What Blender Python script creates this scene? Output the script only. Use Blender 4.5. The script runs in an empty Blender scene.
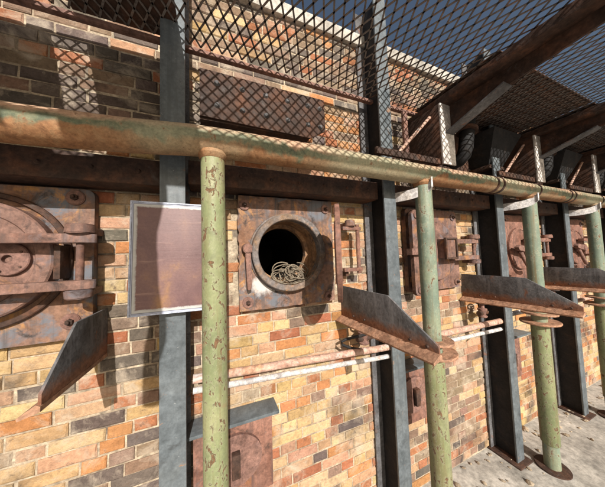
import bpy, bmesh, math, random
from mathutils import Vector, Matrix, noise
random.seed(7)
S = bpy.context.scene
COL = S.collection
ZC = 1.70                 # eye height above the floor; heights below are written relative to it
P = 1.205                 # oven pitch along the wall
PI = math.pi

# ------------------------------------------------------------------ materials
def nodes(name):
    m = bpy.data.materials.new(name); m.use_nodes = True
    nt = m.node_tree
    b = nt.nodes['Principled BSDF']
    return m, nt, b

def coords(nt):
    tc = nt.nodes.new('ShaderNodeTexCoord'); oi = nt.nodes.new('ShaderNodeObjectInfo')
    mul = nt.nodes.new('ShaderNodeMath'); mul.operation = 'MULTIPLY'; mul.inputs[1].default_value = 37.0
    nt.links.new(oi.outputs['Random'], mul.inputs[0])
    add = nt.nodes.new('ShaderNodeVectorMath'); add.operation = 'ADD'
    nt.links.new(tc.outputs['Object'], add.inputs[0]); nt.links.new(mul.outputs[0], add.inputs[1])
    return add.outputs[0]

def nz(nt, vec, scale, detail=6, rough=.6, dist=0., stretch=None):
    if stretch:
        mp = nt.nodes.new('ShaderNodeMapping'); mp.inputs['Scale'].default_value = stretch
        nt.links.new(vec, mp.inputs['Vector']); vec = mp.outputs[0]
    n = nt.nodes.new('ShaderNodeTexNoise')
    n.inputs['Scale'].default_value = scale; n.inputs['Detail'].default_value = detail
    n.inputs['Roughness'].default_value = rough; n.inputs['Distortion'].default_value = dist
    nt.links.new(vec, n.inputs['Vector'])
    return n.outputs['Fac']

def ramp(nt, fac, stops, mode='LINEAR'):
    r = nt.nodes.new('ShaderNodeValToRGB'); r.color_ramp.interpolation = mode
    el = r.color_ramp.elements
    while len(el) < len(stops): el.new(.5)
    for e, (p, c) in zip(el, stops):
        e.position = p
        e.color = (c[0], c[1], c[2], 1) if hasattr(c, '__len__') else (c, c, c, 1)
    nt.links.new(fac, r.inputs[0])
    return r.outputs[0]

def mix(nt, fac, a, b, mode='MIX'):
    m = nt.nodes.new('ShaderNodeMix'); m.data_type = 'RGBA'; m.blend_type = mode
    for sock, v in ((m.inputs[0], fac), (m.inputs[6], a), (m.inputs[7], b)):
        if hasattr(v, 'links') or isinstance(v, bpy.types.NodeSocket): nt.links.new(v, sock)
        elif isinstance(v, (int, float)): sock.default_value = v
        else: sock.default_value = (v[0], v[1], v[2], 1)
    return m.outputs[2]

def bump(nt, b, parts, dist=.004):
    """parts: list of (socket, weight)"""
    acc = None
    for s, w in parts:
        m = nt.nodes.new('ShaderNodeMath'); m.operation = 'MULTIPLY_ADD'
        nt.links.new(s, m.inputs[0]); m.inputs[1].default_value = w
        if acc is not None: nt.links.new(acc, m.inputs[2])
        else: m.inputs[2].default_value = 0
        acc = m.outputs[0]
    bp = nt.nodes.new('ShaderNodeBump'); bp.inputs['Strength'].default_value = 1
    bp.inputs['Distance'].default_value = dist
    nt.links.new(acc, bp.inputs['Height']); nt.links.new(bp.outputs[0], b.inputs['Normal'])

def rust(name, stops, scale=7, fine=60, rough=.8, bd=.0035, spots=None, streak=None, metal=0., con=.75, gain=1.):
    if gain != 1:
        stops = [(p, tuple(q * gain for q in c_)) for p, c_ in stops]
        if streak: streak = tuple(q * gain for q in streak)
    m, nt, b = nodes(name); v = coords(nt)
    n1 = nz(nt, v, scale, 8, .62, .6)
    n2 = nz(nt, v, fine, 6, .7)
    n3 = nz(nt, v, scale * 3.1, 6, .65, .3)
    c = ramp(nt, n1, stops)
    c = mix(nt, con, c, ramp(nt, n2, [(.28, .40), (.72, 1.55)]), 'MULTIPLY')
    c = mix(nt, con, c, ramp(nt, n3, [(.32, .50), (.68, 1.45)]), 'MULTIPLY')
    if spots:
        for col, sc, lo, hi in spots:
            k = ramp(nt, nz(nt, v, sc, 7, .68, .8), [(lo, 0.), (hi, 1.)])
            c = mix(nt, k, c, col)
    if streak:
        k = ramp(nt, nz(nt, v, 1., 5, .6, .2, (38, 38, 2.2)), [(.5, 0.), (.72, 1.)])
        c = mix(nt, k, c, streak)
    nt.links.new(c, b.inputs['Base Color'])
    rr = ramp(nt, n3, [(.3, max(rough - .2, .2)), (.7, min(rough + .1, 1))])
    nt.links.new(rr, b.inputs['Roughness'])
    b.inputs['Metallic'].default_value = metal
    b.inputs['Specular IOR Level'].default_value = .3
    bump(nt, b, [(n2, .45), (n3, .5), (n1, .4)], bd)
    return m

M = {}
M['rust_pink'] = rust('rust_pink_plate', [(.30, (.21, .095, .065)), (.44, (.32, .175, .135)), (.58, (.37, .215, .17)), (.72, (.36, .17, .085))], 4.5, 55,
                      spots=[((.14, .12, .13), 7, .52, .64), ((.33, .155, .055), 6, .56, .70), ((.05, .032, .028), 13, .55, .68)], streak=(.19, .125, .11), gain=.54)
M['rust_plate'] = rust('rust_patchy_plate', [(.30, (.25, .11, .055)), (.44, (.36, .20, .13)), (.58, (.38, .22, .165)), (.72, (.42, .21, .085))], 4, 50,
                       spots=[((.13, .135, .155), 5.5, .50, .60), ((.42, .21, .07), 8, .55, .67), ((.045, .036, .034), 11, .55, .67)], streak=(.15, .13, .13), gain=.56)
M['rust_salmon'] = rust('rust_salmon_plate', [(.30, (.27, .12, .08)), (.45, (.41, .20, .145)), (.6, (.46, .24, .18)), (.72, (.40, .18, .095))], 4.5, 55,
                        spots=[((.15, .12, .115), 9, .57, .69), ((.065, .04, .032), 14, .56, .69)], streak=(.23, .135, .115), gain=.50)
def open_plate():
    m = M['rust_plate'].copy(); m.name = 'rust_plate_with_white_scrape'; nt = m.node_tree; b = nt.nodes['Principled BSDF']
    old = b.inputs['Base Color'].links[0].from_socket
    tc = nt.nodes.new('ShaderNodeTexCoord'); mp = nt.nodes.new('ShaderNodeMapping')
    mp.inputs['Location'].default_value = (.155 * 9, 0, -.135 * 16); mp.inputs['Scale'].default_value = (9, 0, 16)
    nt.links.new(tc.outputs['Object'], mp.inputs['Vector'])
    ln = nt.nodes.new('ShaderNodeVectorMath'); ln.operation = 'LENGTH'; nt.links.new(mp.outputs[0], ln.inputs[0])
    n = nz(nt, tc.outputs['Object'], 26, 8, .75, .4, (1, 1, .5))
    ma = nt.nodes.new('ShaderNodeMath'); ma.operation = 'MULTIPLY_ADD'; ma.inputs[1].default_value = 1.6
    nt.links.new(n, ma.inputs[0]); nt.links.new(ln.outputs['Value'], ma.inputs[2])
    k = ramp(nt, ma.outputs[0], [(.0, 1.), (.5, 1.), (.75, .0)])
    mm = nt.nodes.new('ShaderNodeMath'); mm.operation = 'MULTIPLY'; mm.inputs[1].default_value = .5; nt.links.new(ma.outputs[0], mm.inputs[0])
    k = ramp(nt, mm.outputs[0], [(.62, 1.), (.85, 0.)])
    nt.links.new(mix(nt, k, old, (.50, .47, .45)), b.inputs['Base Color'])
    return m
M['open_plate'] = open_plate()
M['rust_bar'] = rust('rust_forged_bar', [(.3, (.21, .10, .075)), (.45, (.33, .185, .15)), (.6, (.38, .21, .165)), (.72, (.36, .16, .08))], 9, 80,
                     spots=[((.12, .08, .08), 20, .6, .7)], gain=.55)
M['rust_collar'] = rust('rust_collar', [(.3, (.13, .125, .13)), (.5, (.24, .21, .20)), (.7, (.32, .19, .10))], 8, 70,
                        spots=[((.45, .22, .09), 11, .6, .7), ((.09, .08, .08), 18, .62, .72)], gain=.66)
M['rust_dark'] = rust('rust_dark_steel', [(.3, (.035, .022, .018)), (.5, (.06, .034, .025)), (.7, (.115, .05, .028))], 8, 60, spots=[((.10, .085, .08), 13, .6, .72)])
M['rust_inner'] = rust('rust_oven_throat', [(.3, (.20, .10, .05)), (.5, (.33, .19, .10)), (.7, (.26, .16, .11))], 8, 60, spots=[((.07, .05, .045), 10, .54, .66)])
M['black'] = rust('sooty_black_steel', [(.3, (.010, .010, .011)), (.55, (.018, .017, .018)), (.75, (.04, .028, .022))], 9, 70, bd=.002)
M['soot'] = rust('sooty_masonry', [(.3, (.006, .006, .006)), (.7, (.018, .014, .012))], 9, 40)
M['bracket'] = rust('weathered_grey_bracket', [(.3, (.07, .066, .068)), (.5, (.11, .108, .113)), (.66, (.14, .137, .142)), (.76, (.19, .10, .06))], 5, 70,
                    spots=[((.23, .095, .05), 8, .6, .7), ((.05, .045, .045), 17, .6, .7)])
M['bracket_lip'] = rust('rusty_bracket_lip', [(.3, (.20, .095, .06)), (.5, (.37, .21, .135)), (.7, (.33, .15, .08))], 9, 70, spots=[((.12, .07, .055), 16, .58, .68)])
M['column'] = rust('pale_blue_grey_steel', [(.3, (.19, .225, .25)), (.5, (.29, .335, .37)), (.7, (.35, .39, .41))], 6, 60, rough=.55, bd=.0015,
                   spots=[((.40, .42, .42), 34, .67, .71), ((.06, .065, .07), 10, .58, .70), ((.27, .16, .10), 17, .64, .71)], streak=(.22, .25, .27), con=.45, gain=.40)
M['white_steel'] = rust('chalky_white_steel', [(.3, (.45, .41, .38)), (.5, (.58, .54, .51)), (.7, (.62, .58, .54))], 7, 60,
                        spots=[((.12, .09, .08), 10, .57, .64), ((.32, .17, .10), 15, .62, .7)])
M['pipe_small'] = rust('small_rusty_pipe', [(.3, (.30, .15, .10)), (.5, (.46, .30, .24)), (.7, (.42, .22, .12))], 10, 80, spots=[((.55, .52, .5), 8, .56, .68), ((.08, .06, .06), 12, .62, .7)])
M['pipe_grey'] = rust('small_grey_pipe', [(.3, (.30, .28, .28)), (.5, (.48, .46, .46)), (.7, (.52, .47, .43))], 10, 80, spots=[((.26, .14, .09), 9, .6, .7)])
M['rope'] = rust('dry_straw_rope', [(.3, (.09, .07, .05)), (.5, (.19, .155, .115)), (.7, (.29, .245, .18))], 20, 150, rough=.95, bd=.001)
M['mesh'] = rust('galvanised_mesh', [(.3, (.10, .08, .07)), (.5, (.16, .14, .13)), (.7, (.20, .12, .08))], 9, 70)
M['concrete'] = rust('pale_concrete', [(.3, (.30, .275, .245)), (.5, (.40, .375, .335)), (.7, (.47, .44, .40))], 1.3, 30, rough=.95, bd=.004,
                     spots=[((.22, .19, .16), 2.1, .6, .75), ((.30, .28, .25), 9, .6, .72)])

def shelf_material():
    m = M['bracket'].copy(); m.name = 'grey_shelf_with_rusty_foot'; nt = m.node_tree; b = nt.nodes['Principled BSDF']
    old = b.inputs['Base Color'].links[0].from_socket
    tc = nt.nodes.new('ShaderNodeTexCoord'); sep = nt.nodes.new('ShaderNodeSeparateXYZ'); nt.links.new(tc.outputs['Object'], sep.inputs[0])
    n = nz(nt, coords(nt), 13, 8, .7, .6); n2 = nz(nt, coords(nt), 60, 5, .7); n5 = nz(nt, coords(nt), 1., 6, .6, .3, (3, 22, 3))
    ma = nt.nodes.new('ShaderNodeMath'); ma.operation = 'MULTIPLY_ADD'; ma.inputs[1].default_value = .11; nt.links.new(n, ma.inputs[0]); nt.links.new(sep.outputs['Z'], ma.inputs[2])
    k = ramp(nt, ma.outputs[0], [(.085, 1.), (.13, 0.)])
    c = mix(nt, ramp(nt, n5, [(.52, 0.), (.66, .6)]), old, (.20, .195, .20))
    c = mix(nt, k, c, ramp(nt, n2, [(.3, (.12, .05, .03)), (.6, (.26, .12, .07))]))
    nt.links.new(c, b.inputs['Base Color'])
    return m
M['shelf'] = shelf_material()

def paint(name, greens, rustcol, lo, hi, sc=16, worn=None):
    m, nt, b = nodes(name); v = coords(nt)
    n1 = nz(nt, v, 3.2, 5, .6, .4); n2 = nz(nt, v, sc, 8, .72, .5, (1, 1, .55)); n3 = nz(nt, v, 90, 5, .7); n4 = nz(nt, v, 2.2, 4, .5)
    c = ramp(nt, n1, greens)
    c = mix(nt, .5, c, ramp(nt, n3, [(.3, .75), (.7, 1.25)]), 'MULTIPLY')
    c = mix(nt, ramp(nt, nz(nt, v, 1., 6, .65, .3, (30, 30, 1.6)), [(.50, 0.), (.68, .75)]), c, (.17, .12, .055))
    c = mix(nt, ramp(nt, nz(nt, v, 9, 7, .7, .5), [(.54, 0.), (.70, .55)]), c, (.10, .10, .06))
    chip = ramp(nt, n2, [(lo, 0.), (hi, 1.)])
    rc = ramp(nt, n3, [(.3, [x * .55 for x in rustcol]), (.7, [x * 1.25 for x in rustcol])])
    edge = ramp(nt, n2, [(lo - .05, 0.), (lo, .5)])
    c = mix(nt, edge, c, mix(nt, .5, c, (.55, .52, .38)))
    c = mix(nt, chip, c, rc)
    if worn:
        wn = ramp(nt, nz(nt, v, 7, 7, .66, .6), [(worn[1], 0.), (worn[1] + .1, 1.)])
        c = mix(nt, wn, c, mix(nt, n3, worn[0], [x * .5 for x in worn[0]]))
    nt.links.new(c, b.inputs['Base Color'])
    nt.links.new(ramp(nt, chip, [(0, .5), (1, .9)]), b.inputs['Roughness'])
    b.inputs['Specular IOR Level'].default_value = .35
    inv = ramp(nt, n2, [(lo, 1.), (hi, 0.)])
    bump(nt, b, [(inv, .5), (n3, .35), (n4, .6)], .0025)
    return m

def rail_material():
    m, nt, b = nodes('worn_green_rail'); v = coords(nt)
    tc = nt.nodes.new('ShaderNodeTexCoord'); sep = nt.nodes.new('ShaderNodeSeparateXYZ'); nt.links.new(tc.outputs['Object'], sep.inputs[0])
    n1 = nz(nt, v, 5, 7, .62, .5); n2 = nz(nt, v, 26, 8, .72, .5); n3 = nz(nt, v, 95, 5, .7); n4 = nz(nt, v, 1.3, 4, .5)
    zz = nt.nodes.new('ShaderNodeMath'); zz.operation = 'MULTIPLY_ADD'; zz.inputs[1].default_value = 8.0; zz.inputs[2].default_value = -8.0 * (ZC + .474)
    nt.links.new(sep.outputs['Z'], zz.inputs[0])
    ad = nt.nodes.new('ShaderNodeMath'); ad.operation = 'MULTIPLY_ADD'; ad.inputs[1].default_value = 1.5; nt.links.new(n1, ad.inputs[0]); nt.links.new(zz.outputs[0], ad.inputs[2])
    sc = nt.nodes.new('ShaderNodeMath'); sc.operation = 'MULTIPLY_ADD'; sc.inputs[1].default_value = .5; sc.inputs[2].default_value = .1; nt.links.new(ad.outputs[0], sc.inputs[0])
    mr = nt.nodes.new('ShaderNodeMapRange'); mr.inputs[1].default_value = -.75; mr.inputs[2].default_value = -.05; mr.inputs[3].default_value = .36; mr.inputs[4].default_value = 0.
    nt.links.new(sep.outputs['X'], mr.inputs[0])  # bands follow the dip; left end goes darker green as painted shade
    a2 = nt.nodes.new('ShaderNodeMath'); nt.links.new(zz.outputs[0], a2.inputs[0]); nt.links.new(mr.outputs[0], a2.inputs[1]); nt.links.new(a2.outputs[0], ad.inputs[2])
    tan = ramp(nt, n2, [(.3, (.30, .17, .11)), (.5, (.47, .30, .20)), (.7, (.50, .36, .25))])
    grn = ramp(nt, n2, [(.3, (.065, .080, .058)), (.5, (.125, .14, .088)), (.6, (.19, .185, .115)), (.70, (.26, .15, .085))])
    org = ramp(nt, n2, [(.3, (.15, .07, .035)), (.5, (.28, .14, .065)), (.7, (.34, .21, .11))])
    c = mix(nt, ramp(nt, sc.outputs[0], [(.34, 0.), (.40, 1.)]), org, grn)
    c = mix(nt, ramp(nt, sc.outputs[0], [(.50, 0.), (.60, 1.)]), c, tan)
    c = mix(nt, ramp(nt, n4, [(.48, 0.), (.62, .75)]), c, mix(nt, n2, (.20, .215, .13), (.46, .42, .30)))
    c = mix(nt, ramp(nt, n2, [(.60, 0.), (.66, .8)]), c, (.17, .075, .035))
    c = mix(nt, .6, c, ramp(nt, n3, [(.3, .55), (.7, 1.4)]), 'MULTIPLY')
    nt.links.new(c, b.inputs['Base Color']); b.inputs['Roughness'].default_value = .7; b.inputs['Specular IOR Level'].default_value = .3
    bump(nt, b, [(n2, .8), (n3, .4), (n1, .4)], .003)
    return m
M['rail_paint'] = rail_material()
M['post_yellow'] = paint('flaking_yellow_green_post', [(.3, (.15, .175, .09)), (.5, (.21, .232, .118)), (.7, (.275, .275, .15))], (.17, .095, .05), .56, .60, 44, ((.36, .26, .14), .62))
M['post_mint'] = paint('mint_green_post', [(.3, (.12, .16, .125)), (.5, (.18, .225, .17)), (.7, (.26, .275, .17))], (.17, .085, .045), .58, .64, 30, ((.40, .33, .2), .66))

def brick_material():
    m, nt, b = nodes('weathered_brick'); v = coords(nt)
    at = nt.nodes.new('ShaderNodeAttribute'); at.attribute_name = 'tint'
    n2 = nz(nt, v, 85, 6, .75); n3 = nz(nt, v, 24, 7, .7, .5); n1 = nz(nt, v, 3.0, 6, .6, .5)
    c = mix(nt, .6, at.outputs['Color'], ramp(nt, n2, [(.25, .55), (.75, 1.4)]), 'MULTIPLY')
    c = mix(nt, .65, c, ramp(nt, n3, [(.3, .6), (.7, 1.35)]), 'MULTIPLY')
    n4 = nz(nt, v, 7, 6, .7, .6)
    c = mix(nt, ramp(nt, n4, [(.5, 0.), (.68, .75)]), c, (.50, .42, .33))
    c = mix(nt, ramp(nt, n3, [(.58, 0.), (.70, .8)]), c, (.12, .085, .065))
    c = mix(nt, ramp(nt, n1, [(.55, 0.), (.70, .85)]), c, (.05, .042, .04))
    nt.links.new(c, b.inputs['Base Color']); b.inputs['Roughness'].default_value = .95
    b.inputs['Specular IOR Level'].default_value = .15
    bump(nt, b, [(n2, .6), (n3, 1.)], .008)
    return m
M['brick'] = brick_material()
M['mortar'] = rust('lime_mortar', [(.3, (.22, .17, .12)), (.5, (.37, .30, .22)), (.7, (.47, .39, .29))], 6, 90, rough=.97, bd=.006, spots=[((.07, .06, .055), 3.0, .56, .7)])

def sign_material():
    m, nt, b = nodes('faded_sign_paint')
    tc = nt.nodes.new('ShaderNodeTexCoord'); g = tc.outputs['Object']
    sep = nt.nodes.new('ShaderNodeSeparateXYZ'); nt.links.new(g, sep.inputs[0])
    def edge(sock, half):
        a = nt.nodes.new('ShaderNodeMath'); a.operation = 'ABSOLUTE'; nt.links.new(sock, a.inputs[0])
        s = nt.nodes.new('ShaderNodeMath'); s.operation = 'SUBTRACT'; s.inputs[0].default_value = half
        nt.links.new(a.outputs[0], s.inputs[1]); return s.outputs[0]
    mn = nt.nodes.new('ShaderNodeMath'); mn.operation = 'MINIMUM'
    nt.links.new(edge(sep.outputs['X'], .142), mn.inputs[0]); nt.links.new(edge(sep.outputs['Z'], .2125), mn.inputs[1])
    n = nz(nt, g, 34, 8, .75, .6); n1 = nz(nt, g, 5, 6, .6, .5); nf = nz(nt, g, 120, 5, .7); nl = nz(nt, g, 1, 5, .6, .3, (3, 3, 60))
    ad = nt.nodes.new('ShaderNodeMath'); ad.operation = 'MULTIPLY_ADD'; ad.inputs[1].default_value = -.014
    nt.links.new(n, ad.inputs[0]); nt.links.new(mn.outputs[0], ad.inputs[2])
    face = ramp(nt, n1, [(.3, (.105, .056, .058)), (.5, (.15, .083, .083)), (.58, (.175, .097, .088)), (.70, (.28, .15, .075))])
    face = mix(nt, .5, face, ramp(nt, nf, [(.3, .75), (.7, 1.25)]), 'MULTIPLY')
    face = mix(nt, ramp(nt, nl, [(.6, 0.), (.7, .35)]), face, (.42, .27, .22))
    face = mix(nt, ramp(nt, n, [(.66, 0.), (.7, .7)]), face, (.38, .30, .27))
    band = mix(nt, .4, (.46, .46, .45), ramp(nt, n, [(.3, .7), (.7, 1.2)]), 'MULTIPLY')
    c = mix(nt, ramp(nt, ad.outputs[0], [(.003, 0.), (.0065, 1.)]), band, face)
    ln = nt.nodes.new('ShaderNodeMath'); ln.operation = 'COMPARE'; ln.inputs[1].default_value = .0006; ln.inputs[2].default_value = .0011
    nt.links.new(mn.outputs[0], ln.inputs[0]); c = mix(nt, ln.outputs[0], c, (.12, .12, .15))
    lt = nt.nodes.new('ShaderNodeMath'); lt.operation = 'LESS_THAN'; lt.inputs[1].default_value = -.0005
    nt.links.new(mn.outputs[0], lt.inputs[0]); c = mix(nt, lt.outputs[0], c, (.42, .45, .56))
    nt.links.new(c, b.inputs['Base Color']); b.inputs['Roughness'].default_value = .55
    bump(nt, b, [(nf, .3), (ramp(nt, ad.outputs[0], [(.003, 1.), (.0065, 0.)]), .5), (nl, .5)], .0015)
    return m
M['sign'] = sign_material()
M['sign_edge'] = rust('pale_blue_white_paint', [(.3, (.34, .38, .50)), (.5, (.42, .46, .58)), (.7, (.47, .50, .60))], 9, 70, rough=.5, bd=.001, spots=[((.20, .13, .11), 18, .66, .72)])

# ------------------------------------------------------------------ mesh builder
class MB:
    def __init__(s): s.bm = bmesh.new()
    def _bev(s, geom, bev, seg=2):
        if bev > 0:
            es = list({e for v in geom for e in v.link_edges})
            bmesh.ops.bevel(s.bm, geom=es, offset=bev, segments=seg, affect='EDGES', profile=.6, clamp_overlap=True)
    def box(s, x0, x1, y0, y1, z0, z1, bev=.0, mat=None):
        r = bmesh.ops.create_cube(s.bm, size=1)
        T = Matrix.Translation(((x0+x1)/2, (y0+y1)/2, (z0+z1)/2)) @ Matrix.Diagonal((x1-x0, y1-y0, z1-z0, 1))
        if mat is not None: T = mat @ T
        bmesh.ops.transform(s.bm, matrix=T, verts=r['verts'])
        s._bev(r['verts'], bev); return s
    def cyl(s, p0, p1, r0, r1=None, seg=28, bev=0., caps=True):
        p0 = Vector(p0); p1 = Vector(p1); d = p1 - p0; r1 = r0 if r1 is None else r1
        q = d.to_track_quat('Z', 'Y').to_matrix().to_4x4()
        r = bmesh.ops.create_cone(s.bm, cap_ends=caps, cap_tris=False, segments=seg, radius1=r0, radius2=r1, depth=d.length)
        vs = r['verts']
        if bev > 0:
            es = [e for e in {e for v in vs for e in v.link_edges} if abs(e.verts[0].co.z - e.verts[1].co.z) < 1e-6]
            rr = bmesh.ops.bevel(s.bm, geom=es, offset=bev, segments=2, affect='EDGES', clamp_overlap=True)
            vs = list({v for f in rr['faces'] for v in f.verts} | {v for v in vs if v.is_valid})
        bmesh.ops.transform(s.bm, matrix=Matrix.Translation((p0 + p1) / 2) @ q, verts=vs); return s
    def prism(s, pts, axis, a0, a1, bev=0.):
        """outline pts (u, v) extruded along axis: 'x' -> (y,z), 'y' -> (x,z), 'z' -> (x,y)"""
        def co(u, v, a):
            return {'x': (a, u, v), 'y': (u, a, v), 'z': (u, v, a)}[axis]
        A = [s.bm.verts.new(co(u, v, a0)) for u, v in pts]; B = [s.bm.verts.new(co(u, v, a1)) for u, v in pts]
        n = len(pts)
        s.bm.faces.new(A); s.bm.faces.new(list(reversed(B)))
        for i in range(n): s.bm.faces.new((A[i], B[i], B[(i+1) % n], A[(i+1) % n]))
        s._bev(A + B, bev); return s
    def lathe(s, c, axis, prof, seg=64):
        """prof: list of (radius, offset along axis); axis a unit vector"""
        ax = Vector(axis).normalized(); q = ax.to_track_quat('Z', 'Y'); c = Vector(c); rings = []
        for r, h in prof:
            rings.append([s.bm.verts.new(c + q @ Vector((r * math.cos(2*PI*i/seg), r * math.sin(2*PI*i/seg), h))) for i in range(seg)])
        for a, b in zip(rings, rings[1:]):
            for i in range(seg): s.bm.faces.new((a[i], a[(i+1) % seg], b[(i+1) % seg], b[i]))
        return s
    def tube(s, pts, r, seg=12, cap=True):
        pts = [Vector(p) for p in pts]; rings = []; up = Vector((.31, .17, .93))
        for i, p in enumerate(pts):
            t = (pts[min(i+1, len(pts)-1)] - pts[max(i-1, 0)]).normalized()
            a = t.cross(up).normalized(); b = t.cross(a); rr = r(i / (len(pts) - 1)) if callable(r) else r
            rings.append([s.bm.verts.new(p + a * rr * math.cos(2*PI*k/seg) + b * rr * math.sin(2*PI*k/seg)) for k in range(seg)])
        for A, B in zip(rings, rings[1:]):
            for k in range(seg): s.bm.faces.new((A[k], A[(k+1) % seg], B[(k+1) % seg], B[k]))
        if cap: s.bm.faces.new(rings[0]); s.bm.faces.new(list(reversed(rings[-1])))
        return s
    def build(s, name, mat, parent=None, origin=None, smooth=True):
        o = Vector(origin) if origin is not None else (Vector(parent['_o']) if parent is not None else Vector((0, 0, 0)))
        bmesh.ops.recalc_face_normals(s.bm, faces=s.bm.faces)
        bmesh.ops.translate(s.bm, vec=-o, verts=s.bm.verts)
        me = bpy.data.meshes.new(name); s.bm.to_mesh(me); s.bm.free()
        me.materials.append(mat)
        ob = bpy.data.objects.new(name, me); COL.objects.link(ob)
        if smooth:
            me.polygons.foreach_set('use_smooth', [True] * len(me.polygons))
            me.set_sharp_from_angle(angle=math.radians(38))
        ob['_o'] = tuple(o)
        if parent is not None: ob.parent = parent
        else: ob.location = o
        return ob

def tag(o, label, cat, group=None, kind=None):
    o['label'] = label; o['kind'] = kind or 'thing'
    if cat: o['category'] = cat
    if group: o['group'] = group
    return o
def empty(name, loc, label, cat, group=None):
    o = bpy.data.objects.new(name, None); COL.objects.link(o); o.location = loc; o['_o'] = tuple(loc)
    o.empty_display_size = .05
    return tag(o, label, cat, group)
def copy_tree(o, loc=None, label=None, parent=None, skip=()):
    c = o.copy(); COL.objects.link(c)
    if parent is not None: c.parent = parent
    if loc is not None: c.location = loc
    if label: c['label'] = label
    for ch in [k for k in bpy.data.objects if k.parent == o]:
        copy_tree(ch, parent=c)
    return c
def rrect(x0, x1, z0, z1, r, n=5):
    pts = []
    for cx, cz, a0 in ((x1-r, z1-r, 0), (x0+r, z1-r, 90), (x0+r, z0+r, 180), (x1-r, z0+r, 270)):
        for i in range(n + 1):
            a = math.radians(a0 + 90 * i / n); pts.append((cx + r*math.cos(a), cz + r*math.sin(a)))
    return pts
Z = lambda z: z + ZC

# ------------------------------------------------------------------ setting: floor
fl = MB(); fl.box(-60, 120, -80, 60, -.3, 0)
tag(fl.build('floor', M['concrete'], smooth=False), 'pale dusty concrete floor in front of the brick oven wall', None, kind='structure')

# ------------------------------------------------------------------ brick wall
WX0, WX1, WTOP = -3.2, 9.2, Z(1.50)
YB = 1.24                                     # brick face
OV = (.40, .02)                               # open oven centre (x, z relative)
wall = empty('brick_wall', (3, YB, 0), 'long wall of buff, orange and sooty bricks behind the oven doors and columns', 'wall')
mb = MB()                                     # mortar bed, with the round oven mouth left open as a square behind the plate
R0 = .24
for (a, b, c, d) in ((WX0, OV[0]-R0, 0, WTOP), (OV[0]+R0, WX1, 0, WTOP), (OV[0]-R0, OV[0]+R0, 0, Z(OV[1]-R0)), (OV[0]-R0, OV[0]+R0, Z(OV[1]+R0), WTOP)):
    mb.box(a, b, YB + .006, YB + .6, c, d)
mb.build('mortar_bed', M['mortar'], wall, smooth=False)
PAL = [((.46, .30, .15), 5), ((.53, .37, .21), 4.5), ((.45, .21, .09), 2.4), ((.34, .14, .075), 1.6), ((.43, .26, .165), 3.6), ((.25, .17, .12), 1.), ((.13, .105, .09), .22)]
def brick_col(x, z):
    n = noise.noise(Vector((x * 1.4, z * 1.9, 3.1))); w = [p[1] for p in PAL]
    zr = z - ZC
    if zr < -.29 and 1.1 < x < 2.1: w = [1, .8, .8, 1, 3, 5, 1.2]
    if -.5 < x < -.05 and zr < -.2: w = [1.2, .5, 1.6, 1.4, 1, 3, 4]
    if zr > .31 and x < .1: w = [.2, .1, .3, 1., .6, 4, 8]  # upper left wall: shade put into the brick mix as darker bricks
    if zr > .31 and x > 1.3: w = [.1, .05, .2, .8, .4, 4, 9]  # same painted shade on the upper wall at the right
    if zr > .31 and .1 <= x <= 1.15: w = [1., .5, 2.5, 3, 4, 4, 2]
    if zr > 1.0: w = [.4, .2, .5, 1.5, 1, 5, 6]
    if -.43 < zr < -.27 and .30 < x < .70: w = [.6, .4, .8, 1.2, 2, 4, 5]
    if n > .30: w[5] += 3; w[6] += 2
    c = random.choices([p[0] for p in PAL], w)[0]; f = random.uniform(.82, 1.15)
    return [min(k * f * random.uniform(.94, 1.06), .75) for k in c]
V, F, TC = [], [], []
row = 0; z = .012; H = .0575
while z < WTOP - .02:
    h = H - .0065 + random.uniform(-.0015, .0015)
    x = WX0 - (0 if row % 2 else .05)
    while x < WX1:
        L = random.choice((.182, .182, .182, .087)) if row % 2 else random.choice((.087, .087, .087, .182))
        L += random.uniform(-.004, .004)
        xa, xb = max(x, WX0), min(x + L, WX1)
        if xb - xa > .03 and not (OV[0]-R0 < xb and xa < OV[0]+R0 and Z(OV[1]-R0) < z + h and z < Z(OV[1]+R0)):
            y = YB + random.uniform(-.003, .004); e = .005; base = len(V); jz = random.uniform(-.0015, .0015)
            tl = random.uniform(-.002, .002)
            for yy, k in ((y, e), (y + .0045, 0), (y + .03, 0)):
                for (px, pz) in ((xa + k, z + jz + k), (xb - k, z + jz + k + tl), (xb - k, z + jz + h - k + tl), (xa + k, z + jz + h - k)):
                    V.append((px - 3 + random.uniform(-.0016, .0016), yy - YB + random.uniform(-.0012, .0012), pz + random.uniform(-.0014, .0014)))
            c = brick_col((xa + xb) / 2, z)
            fs = [(0, 1, 2, 3)] + [(i, i + 4, (i + 1) % 4 + 4, (i + 1) % 4) for i in range(4)] + [(i + 4, i + 8, (i + 1) % 4 + 8, (i + 1) % 4 + 4) for i in range(4)]
            for f in fs: F.append(tuple(base + i for i in f)); TC.append(c)
        x += L + .007
    z += H; row += 1
me = bpy.data.meshes.new('brick_courses'); me.from_pydata(V, [], F)
at = me.color_attributes.new('tint', 'FLOAT_COLOR', 'CORNER')
buf = []
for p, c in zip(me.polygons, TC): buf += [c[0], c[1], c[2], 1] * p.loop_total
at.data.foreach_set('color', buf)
bm = bmesh.new(); bm.from_mesh(me); bmesh.ops.recalc_face_normals(bm, faces=bm.faces); bm.to_mesh(me); bm.free()
me.materials.append(M['brick'])
bo = bpy.data.objects.new('brick_courses', me); COL.objects.link(bo); bo.parent = wall
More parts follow.
